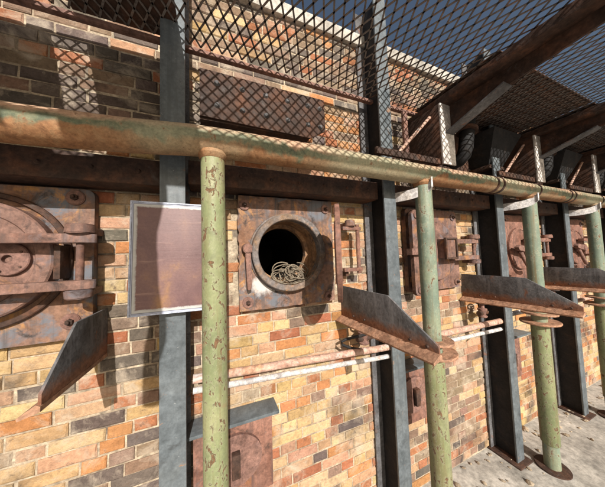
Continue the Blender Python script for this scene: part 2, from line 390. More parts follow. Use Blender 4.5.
# the dark oven chamber behind the open mouth
mb = MB(); mb.lathe((OV[0], 0, Z(OV[1])), (0, 1, 0), [(.183, 1.245), (.183, 1.335), (.172, 1.37), (.172, 1.43), (.185, 1.44), (.20, 1.75), (.205, 2.4), (.0001, 2.41)], 64)
mb.build('oven_throat', M['soot'], wall)
cap = MB(); cap.box(WX0 - .03, WX1, YB - .03, YB + .6, WTOP + .001, WTOP + .09, .01)
cap.build('coping', M['concrete'], wall, smooth=False)

# ------------------------------------------------------------------ steel columns (buckstays)
colx = [-.16 + (P - .003) * i for i in range(-1, 8)]
G = 'steel columns between the oven doors'
def column(x, label):
    r = empty('steel_column', (x, 1.15, 0), label, 'column', G)
    MB().box(x-.048, x+.048, 1.055, 1.068, .012, WTOP + .25, .002).build('front_flange', M['column'], r)
    MB().box(x-.07, x+.05, 1.222, 1.234, .012, WTOP + .25, .002).build('back_flange', M['bracket'], r)
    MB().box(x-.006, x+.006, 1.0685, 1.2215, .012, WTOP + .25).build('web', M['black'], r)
    MB().box(x-.09, x+.09, 1.02, 1.238, 0, .0115, .002).build('base_plate', M['rust_dark'], r)
    return r
c0 = column(colx[1], 'grey steel column directly behind the blank rusty sign')
CL = {2: 'pale grey steel column just right of the open oven door', 3: 'steel column right of the closed oven door with the small framed window',
      4: 'steel column behind the fourth railing post from the left', 5: 'far steel column beyond the last oven door seen', 6: 'farther steel column near the right end of the wall', 7: 'last steel column at the right end of the wall', 0: 'steel column left of the large closed round door'}
for i, lab in CL.items(): copy_tree(c0, (colx[i], 1.15, 0), lab)

# ------------------------------------------------------------------ oven doors
def bolted(root, x, z, y, r=.031, m='rust_bar'):
    w = MB().cyl((x, y, z), (x, y - .008, z), r, r * .94, 28, .002).build('washer', M[m], root)
    bb = MB(); a = random.random() * PI
    bb.cyl((x, y - .0085, z), (x, y - .02, z), r * .42, r * .40, 6, .0015)
    bb.cyl((x, y - .0205, z), (x, y - .031, z), r * .22, r * .2, 10, .001)
    bb.build('bolt', M['rust_dark'], w)
def plate_mesh(x0, x1, z0, z1, y, hole=None, rim=True):
    """bevelled cast plate, optionally with a round hole"""
    mb = MB(); out = rrect(x0, x1, z0, z1, .03, 6)
    bm = mb.bm; yb = y + .036
    if hole is None:
        mb.prism(out, 'y', y, yb)
    else:
        cx, cz, r = hole; n = 96
        # outline resampled by angle around the hole
        def ray(a):
            dx, dz = math.cos(a), math.sin(a); t = 1e9
            if dx > 1e-6: t = min(t, (x1 - cx) / dx)
            if dx < -1e-6: t = min(t, (x0 - cx) / dx)
            if dz > 1e-6: t = min(t, (z1 - cz) / dz)
            if dz < -1e-6: t = min(t, (z0 - cz) / dz)
            return cx + dx * t, cz + dz * t
        angs = sorted([2*PI*i/n for i in range(n)] + [math.atan2(pz-cz, px-cx) % (2*PI) for px in (x0, x1) for pz in (z0, z1)])
        o, i_, o2, i2 = [], [], [], []
        for a in angs:
            px, pz = ray(a)
            if px < x0 + .001 and pz > cz - .08: px += random.uniform(-.007, .006)
            px += random.uniform(-.0015, .0015); pz += random.uniform(-.0015, .0015)
            o.append(bm.verts.new((px, y, pz))); o2.append(bm.verts.new((px, yb, pz)))
            i_.append(bm.verts.new((cx + r*math.cos(a), y, cz + r*math.sin(a)))); i2.append(bm.verts.new((cx + r*math.cos(a), yb, cz + r*math.sin(a))))
        k = len(angs)
        for j in range(k):
            q = (j + 1) % k
            bm.faces.new((o[j], o[q], i_[q], i_[j])); bm.faces.new((o2[j], i2[j], i2[q], o2[q]))
            bm.faces.new((o[j], o2[j], o2[q], o[q])); bm.faces.new((i_[j], i_[q], i2[q], i2[j]))
    return mb

def hinge_set(root, xh, xl, ztop, zbot, y, m, depth=.05):
    """two flat strap bars from x=xl to the hinge at xh, with knuckles and an upright pin"""
    for zc in (ztop, zbot):
        out = [(xl, y), (xh, y)]
        pts = [(xl, y)] + [(xh + .05 * math.sin(a), y + .025 - .025 * math.cos(a)) for a in [PI * i / 8 for i in range(9)]] + [(xl, y + .05)]
        MB().prism(pts, 'z', Z(zc) - .017, Z(zc) + .017, .003).build('strap', M[m], root)
    MB().cyl((xh, y + .025, Z(ztop) + .018), (xh, y + .025, Z(ztop) + .055), .046, .043, 28, .004).build('knuckle', M[m], root)
    MB().cyl((xh, y + .025, Z(zbot) - .018), (xh, y + .025, Z(zbot) - .052), .043, .040, 28, .004).build('knuckle', M[m], root)
    MB().cyl((xh, y + .025, Z(zbot) + .0175), (xh, y + .025, Z(ztop) - .0175), .0125, None, 18).build('hinge_pin', M[m], root)
    for zc in (ztop + .036, zbot - .035): MB().box(xh - .02, xh + .02, y + .064, 1.238, Z(zc) - .014, Z(zc) + .014, .003).build('hinge_lug', M[m], root)

GD = 'round cast iron oven doors along the wall'
# --- left: large closed door
xc = -.80
d = empty('oven_door', (xc, 1.20, Z(-.31)), 'large closed round door with two long strap bars, left of the blank sign', 'oven door', GD)
plate_mesh(-1.10, -.475, Z(-.31), Z(.312), 1.20).build('frame_plate', M['rust_plate'], d)
for (bx, bz) in ((-.537, .274), (-.543, -.238), (-1.05, .274), (-1.05, -.238)): bolted(d, bx, Z(bz), 1.1995, .033)
MB().lathe((xc, 1.1998, Z(.02)), (0, -1, 0), [(.262, 0), (.262, .012), (.258, .016), (.243, .017), (.240, .013), (.240, .0)], 80).build('seat_ring', M['rust_dark'], d)
MB().lathe((xc, 1.1995, Z(.02)), (0, -1, 0), [(.222, 0), (.222, .042), (.216, .048), (.175, .053), (.17, .047), (.11, .049), (0.0001, .051)], 80).build('door_disc', M['rust_pink'], d)
hb = MB().lathe((-.695, 1.1455, Z(.022)), (0, -1, 0), [(.060, -.02), (.060, .006), (.057, .009), (.016, .0095), (.0145, .008), (.0145, -.01), (.0001, -.01)], 48).build('peephole_cover', M['rust_bar'], d)
for a in (35, 150, 250, 320): MB().cyl((-.695 + .046*math.cos(math.radians(a)), 1.138, Z(.022) + .046*math.sin(math.radians(a))), (-.695 + .046*math.cos(math.radians(a)), 1.133, Z(.022) + .046*math.sin(math.radians(a))), .004, None, 10).build('rivet', M['rust_dark'], hb)
hinge_set(d, -.476, -1.05, .093, -.083, 1.075, 'rust_pink')
mb = MB(); mb.box(-.565, -.545, 1.125, 1.1995, Z(-.06), Z(.07), .003)
mb.build('stop_block', M['rust_dark'], d)

# --- the open door
xc = OV[0]; zc = Z(OV[1])
d = empty('oven_door', (xc, 1.20, Z(-.29)), 'oven with its round door swung open and a black hole with rope inside', 'oven door', GD)
plate_mesh(.122, .695, Z(-.285), Z(.335), 1.20, (xc, zc, .182)).build('frame_plate', M['open_plate'], d)
for (bx, bz, r) in ((.156, .283, .03), (.648, .283, .028), (.166, -.240, .03), (.650, -.252, .028)): bolted(d, bx, Z(bz), 1.1995, r)
MB().lathe((xc, 1.2, zc), (0, -1, 0), [(.226, .0005), (.224, .01), (.217, .014), (.215, .048), (.211, .052), (.186, .052), (.182, .047), (.1812, -.03)], 96).build('collar', M['rust_collar'], d)
MB().lathe((xc, 1.2, zc), (0, 1, 0), [(.1811, .005), (.1810, .13), (.160, .134), (.158, .165), (.168, .175)], 96).build('mouth_lining', M['rust_inner'], d)
# latch lever at the left of the mouth
lv = MB(); lv.cyl((.165, 1.199, Z(.045)), (.165, 1.150, Z(.045)), .030, .026, 26, .004)
lv.build('lever_boss', M['rust_bar'], d)
lv = MB(); lv.prism([(.150, Z(.02)), (.180, Z(.02)), (.182, Z(-.12)), (.179, Z(-.165)), (.166, Z(-.172)), (.158, Z(-.165)), (.156, Z(-.12))], 'y', 1.152, 1.178, .004)
lv.build('latch_lever', M['rust_bar'], d)
# swung door leaf: hinge at right, leaf opened about sixty degrees
hx, hy = .700, 1.152; dl = math.hypot(hx, hy)
u = Vector((-hx / dl, -hy / dl, 0)); nrm = Vector((-u.y, u.x, 0))
Cd = Vector((hx, hy, zc - .012)) + u * .262
lf = MB().lathe(Cd, tuple(nrm), [(.0001, -.013), (.15, -.013), (.155, -.011), (.157, -.008), (.234, -.008), (.237, -.005), (.237, .012), (.234, .015), (.0001, .016)], 72)
leaf = lf.build('door_leaf', M['rust_salmon'], d)
px, py = .85, 1.15
for zz in (.138, -.118):
    MB().box(.735, px + .018, 1.135, 1.162, zc + zz - .011, zc + zz + .011, .003).build('hinge_arm', M['rust_salmon'], d)
MB().cyl((px, py, zc - .145), (px, py, zc + .165), .0125, None, 14).build('hinge_pin', M['rust_salmon'], d)
MB().cyl((.795, 1.15, zc + .150), (.795, 1.15, zc + .192), .034, .03, 24, .004).build('knuckle', M['rust_pink'], d)
MB().box(.775, .815, 1.165, 1.238, zc + .15, zc + .18, .003).build('hinge_lug', M['rust_pink'], d)
MB().box(.762, .782, 1.165, 1.238, zc - .16, zc - .13, .003).build('hinge_lug', M['rust_dark'], d)

# --- the closed doors further right
def closed_door(n, label, variant):
    xc = OV[0] + P * n
    d = empty('oven_door', (xc, 1.20, Z(-.30)), label, 'oven door', GD)
    m = 'rust_salmon' if variant else 'rust_pink'
    plate_mesh(xc - .285, xc + .285, Z(-.30), Z(.325), 1.20).build('frame_plate', M[m], d)
    for sx in (-.235, .238):
        for bz in (.272, -.256): bolted(d, xc + sx, Z(bz), 1.1995, .028, 'rust_pink')
    if variant == 0:
        MB().lathe((xc, 1.1995, Z(.0)), (0, -1, 0), [(.225, 0), (.225, .022), (.220, .027), (.0001, .029)], 80).build('door_disc', M['rust_pink'], d)
        # left clamp bar with rounded ends
        MB().prism(rrect(xc - .30, xc - .215, Z(-.315), Z(.305), .04, 6), 'y', 1.130, 1.160, .004).build('clamp_bar', M['rust_pink'], d)
        for bz in (.262, -.272): bolted(d, xc - .257, Z(bz), 1.1295, .026)
        for zz in (-.2, .2): MB().box(xc - .28, xc - .235, 1.1605, 1.1995, Z(zz - .02), Z(zz + .02), .003).build('spacer', M['rust_dark'], d)
        MB().box(xc - .40, xc - .20, 1.098, 1.1295, Z(-.022), Z(.022), .004).build('cross_bolt', M['rust_bar'], d)
        fr = MB()
        x0, x1, z0, z1 = xc - .005, xc + .125, Z(-.065), Z(.098)
        fr.box(x0, x0+.014, 1.095, 1.115, z0, z1, .002).box(x1-.014, x1, 1.095, 1.115, z0, z1, .002).box(x0+.0145, x1-.0145, 1.095, 1.115, z1-.014, z1, .002).box(x0+.0145, x1-.0145, 1.095, 1.115, z0, z0+.014, .002)
        w = fr.build('window_frame', M['rust_dark'], d)
        MB().box(x0+.008, x1-.008, 1.106, 1.170, z0+.008, z1-.008).build('window_cover', M['rust_pink'], w)
        hinge_set(d, xc + .41, xc + .13, .070, -.062, 1.125, 'rust_pink')
    else:
        MB().lathe((xc, 1.1995, Z(.0)), (0, -1, 0), [(.205, 0), (.205, .020), (.200, .025), (.182, .026), (.178, .02), (.15, .018), (.0001, .020)], 80).build('door_disc', M['rust_salmon'], d)
        MB().prism([(xc - .20, Z(-.02)), (xc + .02, Z(-.055)), (xc + .05, Z(-.03)), (xc + .03, Z(.0)), (xc - .18, Z(.03)), (xc - .22, Z(.01))], 'y', 1.105, 1.140, .004).build('latch_bar', M['rust_bar'], d)
        cr = MB(); cr.tube([(xc - .17 * math.cos(t), 1.12 - .02*math.sin(2*t), Z(-.01) - .19 * math.sin(t)) for t in [PI * (.05 + .5 * i / 14) for i in range(15)]], .016, 10)
        cr.build('curved_handle', M['rust_bar'], d)
        MB().cyl((xc - .02, 1.1775, Z(-.02)), (xc - .02, 1.10, Z(-.02)), .045, .04, 26, .004).build('latch_boss', M['rust_bar'], d)
        hinge_set(d, xc + .40, xc + .0, .075, -.075, 1.115, 'rust_salmon')
    return d
closed_door(1, 'closed pinkish oven door with a small dark framed window, behind the second railing post', 0)
dd = closed_door(2, 'closed salmon oven door with curved handle, behind the third railing post', 1)
for n, lab in ((3, 'closed salmon oven door behind the fourth railing post'), (4, 'farthest closed salmon oven door by the right edge')):
    copy_tree(dd, (OV[0] + P * n, 1.20, Z(-.30)), lab)

# rope bundle lying in the open mouth
mb = MB(); random.seed(21)
def throat_z(xr): return OV[1] - math.sqrt(max(.1795**2 - xr**2, 0))
for i in range(46):
    rad = random.uniform(.0014, .0038); rr = random.uniform(.035, .085); a0 = random.uniform(0, 6.3); sp = random.uniform(1.6, 4.2)
    c0_ = Vector((random.uniform(-.03, .085), random.uniform(1.175, 1.26), 0)); nrm_ = Vector((random.gauss(0, .35), -1 + random.gauss(0, .3), random.uniform(.2, 1.5))).normalized()
    e1 = nrm_.cross(Vector((.3, .2, 1))).normalized(); e2 = nrm_.cross(e1); ph = random.uniform(0, 6)
    zc_ = throat_z(c0_.x) + random.uniform(.012, .060); pts = []
    for k in range(22):
        t = a0 + sp * k / 21; q_ = rr * (1 + .14*math.sin(2.3*t + ph))
        p_ = c0_ + e1 * q_ * math.cos(t) + e2 * q_ * .8 * math.sin(t)
        xr = max(-.165, min(.165, p_.x)); yy = max(1.150, min(1.318, p_.y))
        pts.append((OV[0] + xr, yy, Z(max(throat_z(xr) + rad, zc_ + p_.z))))
    mb.tube(pts, rad, 7)
tag(mb.build('rope_bundle', M['rope'], origin=(OV[0], 1.25, Z(OV[1] - .16))), 'tangle of pale dry rope lying in the mouth of the open oven', 'rope')

# ------------------------------------------------------------------ railing
YR, ZR, RR = .94, Z(.474), .059
rl = empty('pipe_railing', (0, YR, 0), 'thick worn green pipe railing with posts running along in front of the oven doors', 'railing')
pts = [(-2.6, YR, ZR - .055), (-1.2, YR, ZR - .045), (-.55, YR, ZR - .036), (-.28, YR, ZR - .022), (-.08, YR, ZR - .004), (.05, YR, ZR)] + [(.05 + .4*i, YR, ZR + .002*math.sin(i*1.7)) for i in range(1, 22)]
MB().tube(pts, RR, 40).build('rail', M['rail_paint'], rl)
postx = [0.0, 1.195, 2.41, 3.64, 4.86, 6.08, -1.22]
for i, x in enumerate(postx):
    y = YR; zt = ZR - .042
    mb = MB(); mb.tube([(x, y, .012), (x, y, Z(-.6)), (x + .001, y, Z(0)), (x, y, zt)], .0455 if i == 0 else .047, 36)
    ps = mb.build('post', M['post_yellow'] if i == 0 else M['post_mint'], rl)
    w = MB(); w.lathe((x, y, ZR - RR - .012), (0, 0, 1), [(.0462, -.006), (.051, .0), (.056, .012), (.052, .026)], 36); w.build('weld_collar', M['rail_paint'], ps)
    MB().cyl((x, y, 0), (x, y, .012), .10, None, 32, .002).build('base_flange', M['rust_dark'], ps)
    if i in (1, 2, 3, 4):
        MB().lathe((x, y, Z(-.61)), (0, 0, -1), [(.0478, 0), (.054, .004), (.055, .9), (.0478, .91)], 36).build('lower_sleeve', M['post_yellow'], ps)
        for zf, r, tl in ((-.525, .105, .03), (-.592, .118, -.03)):
            mb = MB(); mb.lathe((x + .005, y, Z(zf)), (tl, 0, 1), [(.0475, -.007), (r, -.007), (r + .002, -.003), (r + .002, .003), (r, .007), (.0475, .007)], 40)
            mb.build('flange_ring', M['bracket_lip'], ps)
for x in (1.88, 1.95, 2.47, 3.02, 3.10, 3.72, 4.3):
    MB().lathe((x, YR, ZR), (1, .12, 0), [(RR - .002, -.012), (RR + .005, -.010), (RR + .006, 0), (RR + .005, .010), (RR - .002, .012)], 40).build('clamp_band', M['rust_dark'], rl)
# curved straps that hold the rail to the columns
for i in (2, 3, 4, 5):
    x = colx[i]
    mb = MB(); bmv = mb.bm; rows = []
    plan = [(x + .045, 1.075, .352), (x + .06, 1.02, .350), (x + .085, .975, .352), (x + .115, .935, .360), (x + .14, .905, .375), (x + .148, .885, .392), (x + .142, .87, .405)]
    for q, (qx, qy, qz) in enumerate(plan):
        A = Vector(plan[max(q-1, 0)][:2]); B = Vector(plan[min(q+1, 6)][:2]); tt = (B - A).normalized(); nn = Vector((-tt.y, tt.x, 0)) * .005
        hgt = .030
        c3 = Vector((qx, qy, Z(qz)))
        rows.append([bmv.verts.new(c3 + nn * e + Vector((0, 0, f * hgt))) for e, f in ((-1, -1), (1, -1), (1, 1), (-1, 1))])
    for A, B in zip(rows, rows[1:]):
        for q in range(4): bmv.faces.new((A[q], A[(q+1) % 4], B[(q+1) % 4], B[q]))
    bmv.faces.new(rows[0]); bmv.faces.new(list(reversed(rows[-1])))
    mb.build('rail_strap', M['pipe_grey'], rl)

# ------------------------------------------------------------------ sign
sg = empty('blank_sign', (-.147, 1.02, Z(-.205)), 'blank faded purple-brown sign with peeling white border, fixed in front of a column', 'sign')
Cs = Vector((-.147, 1.02, Z(.0095)))
T = Matrix.Translation(Cs) @ Matrix.Rotation(math.radians(.8), 4, 'Y')
def signpart(name, mat, boxes, bev=.001, own=False):
    mb = MB()
    for b in boxes: mb.box(*b, bev, None)
    o = mb.build(name, mat, origin=(0, 0, 0)); o.parent = sg
    o.matrix_local = Matrix.Translation(-Vector(sg['_o'])) @ T
    return o
signpart('sign_panel', M['sign'], [(-.146, .146, -.0015, .0015, -.2165, .2165)], .0004)
signpart('sign_rim', M['sign_edge'], [(-.152, -.1462, -.006, .014, -.2225, .2225), (.1462, .152, -.006, .014, -.2225, .2225), (-.146, .146, -.006, .014, .2167, .2225), (-.146, .146, -.006, .014, -.2225, -.2167)], .0015)
for zz in (.10, -.11): MB().box(-.19, -.12, 1.0365, 1.0545, Z(zz), Z(zz + .03), .002).build('mounting_clip', M['black'], sg)

# ------------------------------------------------------------------ triangular shelf brackets projecting from the wall
GB = 'grey steel angle brackets projecting past the railing'
def shelf_bracket(x, label, knee=.82, tip=.575):
    r = empty('angle_bracket', (x, 1.2, Z(-.40)), label, 'bracket', GB)
    MB().prism([(1.236, Z(-.396)), (1.236, Z(-.203)), (knee, Z(-.203)), (tip, Z(-.352)), (tip, Z(-.381))], 'x', x, x + .008, .0015).build('web_plate', M['shelf'], r)
    # bottom lip follows the sloping lower edge
    mb = MB(); bv = mb.bm
    A = [bv.verts.new(p) for p in ((x + .0085, 1.236, Z(-.398)), (x - .001, 1.236, Z(-.392)), (x - .045, 1.236, Z(-.418)), (x - .043, 1.236, Z(-.426)), (x + .0085, 1.236, Z(-.412)))]
    B = [bv.verts.new(p) for p in ((x + .0085, tip - .005, Z(-.383)), (x - .001, tip - .005, Z(-.377)), (x - .038, tip - .005, Z(-.402)), (x - .036, tip - .005, Z(-.41)), (x + .0085, tip - .005, Z(-.397)))]
    bv.faces.new(A); bv.faces.new(list(reversed(B)))
    for q in range(5): bv.faces.new((A[q], B[q], B[(q+1) % 5], A[(q+1) % 5]))
    mb.build('bottom_lip', M['bracket_lip'], r)
    for yy, zz in ((1.10, -.366), (1.0, -.362), (tip + .125, -.366), (tip + .045, -.366)):
        MB().cyl((x - .0005, yy, Z(zz)), (x - .008, yy, Z(zz)), .007, .005, 10).build('rivet', M['rust_dark'], r)
    return r
b0 = shelf_bracket(.76, 'grey angle bracket projecting beside the open oven door, nearest the middle')
shelf_bracket(.76 - P, 'short dark angle bracket at the lower left, between large closed door and sign', 1.0, .84)
for x, lab in ((.76 + P, 'long grey angle bracket crossing the third railing post'),
               (.76 + 2*P, 'grey angle bracket crossing the fourth railing post near the right edge'), (.76 + 3*P, 'farthest angle bracket toward the right end of the wall')):
    copy_tree(b0, (x, 1.2, Z(-.40)), lab)

# ------------------------------------------------------------------ service pipes low on the wall, running in pairs between the columns
GP = 'thin pipes running between columns below the doors'
def pipe(x0, x1, z0, z1, y, r, mat, label):
    mb = MB(); pts = [(x0 + (x1-x0)*k/10, y + .002*math.sin(k*1.9), Z(z0 + (z1-z0)*k/10)) for k in range(11)]; mb.tube(pts, r, 18)
    o = mb.build('service_pipe', M[mat], origin=((x0+x1)/2, y, Z(min(z0, z1)) - r)); tag(o, label, 'pipe', GP)
    return o
pipe(-.09, 1.015, -.525, -.59, 1.10, .019, 'pipe_small', 'upper rusty pink pipe below the open oven door')
pipe(-.09, 1.005, -.575, -.645, 1.10, .013, 'pipe_grey', 'lower grey pipe below the open oven door')
pipe(1.07, colx[3] - .02, -.585, -.60, 1.10, .022, 'pipe_small', 'upper rusty pipe below the door with the framed window')
pipe(1.07, colx[3] - .03, -.64, -.665, 1.10, .014, 'pipe_grey', 'lower pale pipe below the door with the framed window')
pipe(colx[3] + .02, colx[4] - .02, -.56, -.57, 1.10, .018, 'pipe_grey', 'pale pipe behind the flanges of the third railing post')
pipe(colx[4] + .02, colx[5] - .02, -.58, -.60, 1.10, .018, 'pipe_small', 'rusty pipe behind the flanges of the fourth railing post')

# small valves on the pipes under the brackets
def valve(x, label):
    r = empty('pipe_valve', (x, 1.15, Z(-.58)), label, 'valve', 'small valves on the pipes under the brackets')
    MB().lathe((x, 1.15, Z(-.56)), (0, 0, 1), [(.0001, 0), (.03, 0), (.033, .01), (.022, .02), (.026, .045), (.033, .06), (.033, .07), (.017, .075), (.013, .11), (.0001, .111)], 24).build('valve_body', M['rust_bar'], r)
    MB().cyl((x - .05, 1.15, Z(-.525)), (x + .05, 1.15, Z(-.525)), .02, None, 18, .003).build('valve_socket', M['rust_dark'], r)
    hw = MB(); hw.tube([(x + .042*math.cos(2*PI*q/20), 1.15 + .042*math.sin(2*PI*q/20), Z(-.445)) for q in range(21)], .006, 8, False)
    for q in range(3): hw.cyl((x, 1.15, Z(-.447)), (x + .041*math.cos(2*PI*q/3), 1.15 + .041*math.sin(2*PI*q/3), Z(-.445)), .004, None, 8)
    hw.build('handwheel', M['rust_dark'], r)
    MB().tube([(x + .05, 1.15, Z(-.525)), (x + .08, 1.16, Z(-.53)), (x + .095, 1.19, Z(-.55)), (x + .095, 1.24, Z(-.555))], .012, 12).build('branch_pipe', M['pipe_small'], r)
    return r
v0 = valve(.86, 'small rusty valve under the bracket beside the open oven door')
copy_tree(v0, (.86 + P, 1.15, Z(-.58)), 'small rusty valve under the bracket that crosses the third railing post')
copy_tree(v0, (.86 + 2*P, 1.15, Z(-.58)), 'small rusty valve under the bracket that crosses the fourth railing post')
# loose cable hanging below the bracket beside column two
mb = MB(); mb.tube([(.80 + .10*math.sin(k*.55), 1.13 + .03*math.cos(k*.8), Z(-.43 - .012*k)) for k in range(16)], .008, 8)
tag(mb.build('hanging_cable', M['black'], origin=(.8, 1.13, Z(-.62))), 'short black cable hanging under the bracket next to the open door', 'cable')

# ------------------------------------------------------------------ beams above the doors
GL = 'dark steel beams over the oven doors'
beam_labels = {-1: 'dark sooty beam over the large closed door at the left edge', 0: 'dark beam directly over the open oven door', 1: 'dark beam over the door with the framed window', 2: 'dark beam over the door behind the third railing post', 3: 'dark beam over the door behind the fourth railing post', 4: 'dark beam over the farthest oven door'}
for n, lab in beam_labels.items():
    xa, xb = colx[n + 1] + .055, colx[n + 2] - .055
    o0 = ((xa + xb)/2, 1.17, Z(.34))
    r = empty('lintel_beam', o0, lab, 'beam', GL)
    dz = -.02 if n == -1 else 0
    MB().box(xa, xb, 1.100, 1.112, Z(.345 + dz), Z(.455 + dz), .002).build('face_plate', M['rust_dark'], r)
    MB().box(xa, xb, 1.1125, 1.238, Z(.345 + dz), Z(.357 + dz), .002).build('lower_flange', M['rust_dark'], r)
    MB().box(xa, xb, 1.1125, 1.238, Z(.443 + dz), Z(.455 + dz), .002).build('upper_flange', M['rust_dark'], r)
    for i in range(7):
        x = xa + (xb - xa) * (i + .5) / 7; MB().cyl((x, 1.0995, Z(.40 + dz)), (x, 1.092, Z(.40 + dz)), .010, .006, 12).build('rivet', M['rust_dark'], r)
# riveted girder end just above the rail, over the open oven
g = empty('riveted_girder', (.3, 1.0, Z(.60)), 'dark riveted girder end above the railing over the open oven', 'girder')
MB().prism([(-.05, Z(.615)), (.47, Z(.605)), (.56, Z(.66)), (.56, Z(.83)), (-.05, Z(.83))], 'y', .995, 1.007, .002).build('side_plate', M['rust_dark'], g)
MB().box(-.05, .56, 1.0075, 1.10, Z(.815), Z(.83), .002).build('top_flange', M['rust_dark'], g)
MB().box(-.05, .47, 1.0075, 1.10, Z(.606), Z(.618), .002).build('bottom_flange', M['rust_dark'], g)
for x in (.02, .13, .24, .35, .46, .53):
    for zz in (.675, .775): MB().cyl((x, .9945, Z(zz)), (x, .985, Z(zz)), .013, .008, 12).build('rivet', M['bracket'], g)
for x in (.05, .40): MB().box(x, x + .05, 1.1005, 1.238, Z(.64), Z(.80), .003).build('wall_lug', M['rust_dark'], g)

# ------------------------------------------------------------------ walkway brackets above the railing
ZM = Z(1.06)              # underside of the mesh walkway
GW = 'brown brackets carrying the mesh walkway'
def walkway_bracket(x, label):
    r = empty('walkway_bracket', (x, 1.1, Z(.58)), label, 'bracket', GW)
    MB().box(x - .065, x - .053, .957, 1.238, Z(.575), ZM - .07, .002).build('side_plate', M['rust_dark'], r)
    MB().box(x - .065, x + .06, .944, .9565, Z(.575), ZM - .07, .002).build('front_flange', M['white_steel'], r)
    MB().prism([(.9435, Z(.80)), (.9435, ZM - .07), (.10, ZM - .07), (.10, ZM - .12), (.62, Z(.90))], 'x', x + .03, x + .042, .0015).build('arm', M['rust_dark'], r)
    MB().prism([(.9435, Z(.795)), (.62, Z(.895)), (.62, Z(.885)), (.9435, Z(.785))], 'x', x - .03, x + .05, .001).build('arm_lip', M['bracket'], r)
    MB().box(x - .05, x + .06, .10, 1.238, ZM - .0695, ZM - .02, .003).build('bearer', M['rust_dark'], r)
    mb = MB(); mb.cyl((x - .40, 1.045, Z(.60)), (x - .07, 1.02, Z(.93)), .011, None, 12); mb.build('tie_rod', M['pipe_small'], r)
    MB().box(x - .60, x - .066, .965, .985, Z(.575), Z(.615), .002).build('bottom_rail', M['rust_dark'], r)
    # recessed inspection plate with a slot to the right of the flange
    mb = MB(); mb.box(x + .12, x + .50, 1.12, 1.13, Z(.58), Z(.66), .002).box(x + .12, x + .50, 1.12, 1.13, Z(.735), Z(.95), .002).box(x + .12, x + .19, 1.12, 1.13, Z(.6605), Z(.7345), .002).box(x + .36, x + .50, 1.12, 1.13, Z(.6605), Z(.7345), .002)
    mb.build('slotted_plate', M['rust_dark'], r)
    for q in (.14, .44): MB().box(x + q, x + q + .04, 1.1305, 1.238, Z(.60), Z(.93)).build('plate_spacer', M['black'], r)
    MB().tube([(x + .30, 1.119, Z(.69)), (x + .30, 1.07, Z(.695)), (x + .30, 1.035, Z(.72)), (x + .305, 1.02, Z(.77)), (x + .33, 1.02, Z(.88)), (x + .36, 1.02, Z(1.0))], .048, 22).build('elbow_pipe', M['black'], r)
    MB().lathe((x + .337, 1.02, Z(.91)), (.25, 0, 1), [(.049, -.012), (.07, -.012), (.07, .012), (.049, .012)], 26).build('pipe_flange', M['rust_dark'], r)
    return r
w0 = walkway_bracket(1.475, 'walkway bracket with pale front flange above the door with the framed window')
for n, lab in ((1, 'walkway bracket with pale front flange above the third railing post'), (2, 'walkway bracket with pale flange above the fourth railing post'), (3, 'farthest walkway bracket with pale flange at the right end')):
    copy_tree(w0, (1.475 + P * n, 1.1, Z(.58)), lab)
# rust coloured upright pair beside column two
mb = MB(); mb.box(1.285, 1.325, 1.13, 1.15, Z(.50), ZM - .03, .002)
tag(mb.build('upright_bar', M['rust_bar'], origin=(1.305, 1.14, Z(.5))), 'thin rusty upright bar between second column and the first pale walkway bracket', 'bar')

# hoppers hanging under the walkway, dark, between brackets
GH = 'dark coal chutes under the walkway'
def chute(x, label):
    r = empty('chute', (x, 1.1, Z(.66)), label, 'chute', GH)
    bmx = MB(); b = bmx.bm
    top = [(x - .20, .97), (x + .20, .97), (x + .20, 1.232), (x - .20, 1.232)]; bot = [(x - .10, 1.08), (x + .10, 1.08), (x + .10, 1.232), (x - .10, 1.232)]
    A = [b.verts.new((px, py, ZM - .08)) for px, py in top]; B = [b.verts.new((px, py, Z(.72))) for px, py in bot]
    for i in range(4): b.faces.new((A[i], A[(i+1) % 4], B[(i+1) % 4], B[i]))
    b.faces.new(A); b.faces.new(B)
    bmx._bev(A + B, .004)
    bmx.build('hopper_body', M['black'], r)
    MB().box(x - .11, x + .11, 1.07, 1.236, Z(.69), Z(.7195), .003).build('outlet_flange', M['rust_dark'], r)
    return r
h0 = chute(2.28, 'dark chute above the railing between first and second pale walkway brackets')
copy_tree(h0, (2.28 + P, 1.1, Z(.66)), 'dark chute between the second and third pale walkway brackets')
copy_tree(h0, (2.28 + 2*P, 1.1, Z(.66)), 'farthest dark chute toward the right end of the walkway')

# ------------------------------------------------------------------ mesh walkway overhead
wk = empty('mesh_walkway', (2, .6, ZM - .02), 'expanded metal walkway on brackets above the railing, seen from below', 'walkway')
XA, XB, YA, Y2 = -2.4, 8.6, -.17, 1.15
cx_, cy_ = .050, .094; sw = .0040; th = .0025
V, F = [], []
nx = int((XB - XA) / cx_); ny = int((Y2 - YA) / (cy_ / 2))
for i in range(nx):
    for j in range(ny):
        x0 = XA + i * cx_; y0 = YA + j * cy_ / 2
        s = 1 if (j % 2) == 0 else -1
        xm = x0 + cx_ / 2
        for (xa, xb) in ((xm - (cx_/2 if s > 0 else 0), xm if s > 0 else xm - cx_/2), (xm + (cx_/2 if s > 0 else 0), xm if s > 0 else xm + cx_/2)):
            a = Vector((xa, y0)); b = Vector((xb, y0 + cy_/2)); t = (b - a).normalized(); n = Vector((-t.y, t.x)) * sw
            if s > 0 and xa > xm and i == nx - 1: pass
            k = len(V)
            for zz in (ZM, ZM + th):
                for p in (a - n, a + n, b + n, b - n): V.append((p.x - 2, p.y - .6, zz - ZM + .02))
            F += [(k, k+1, k+2, k+3), (k+7, k+6, k+5, k+4), (k, k+4, k+5, k+1), (k+2, k+6, k+7, k+3)]
me = bpy.data.meshes.new('mesh_deck'); me.from_pydata(V, [], F); me.materials.append(M['mesh'])
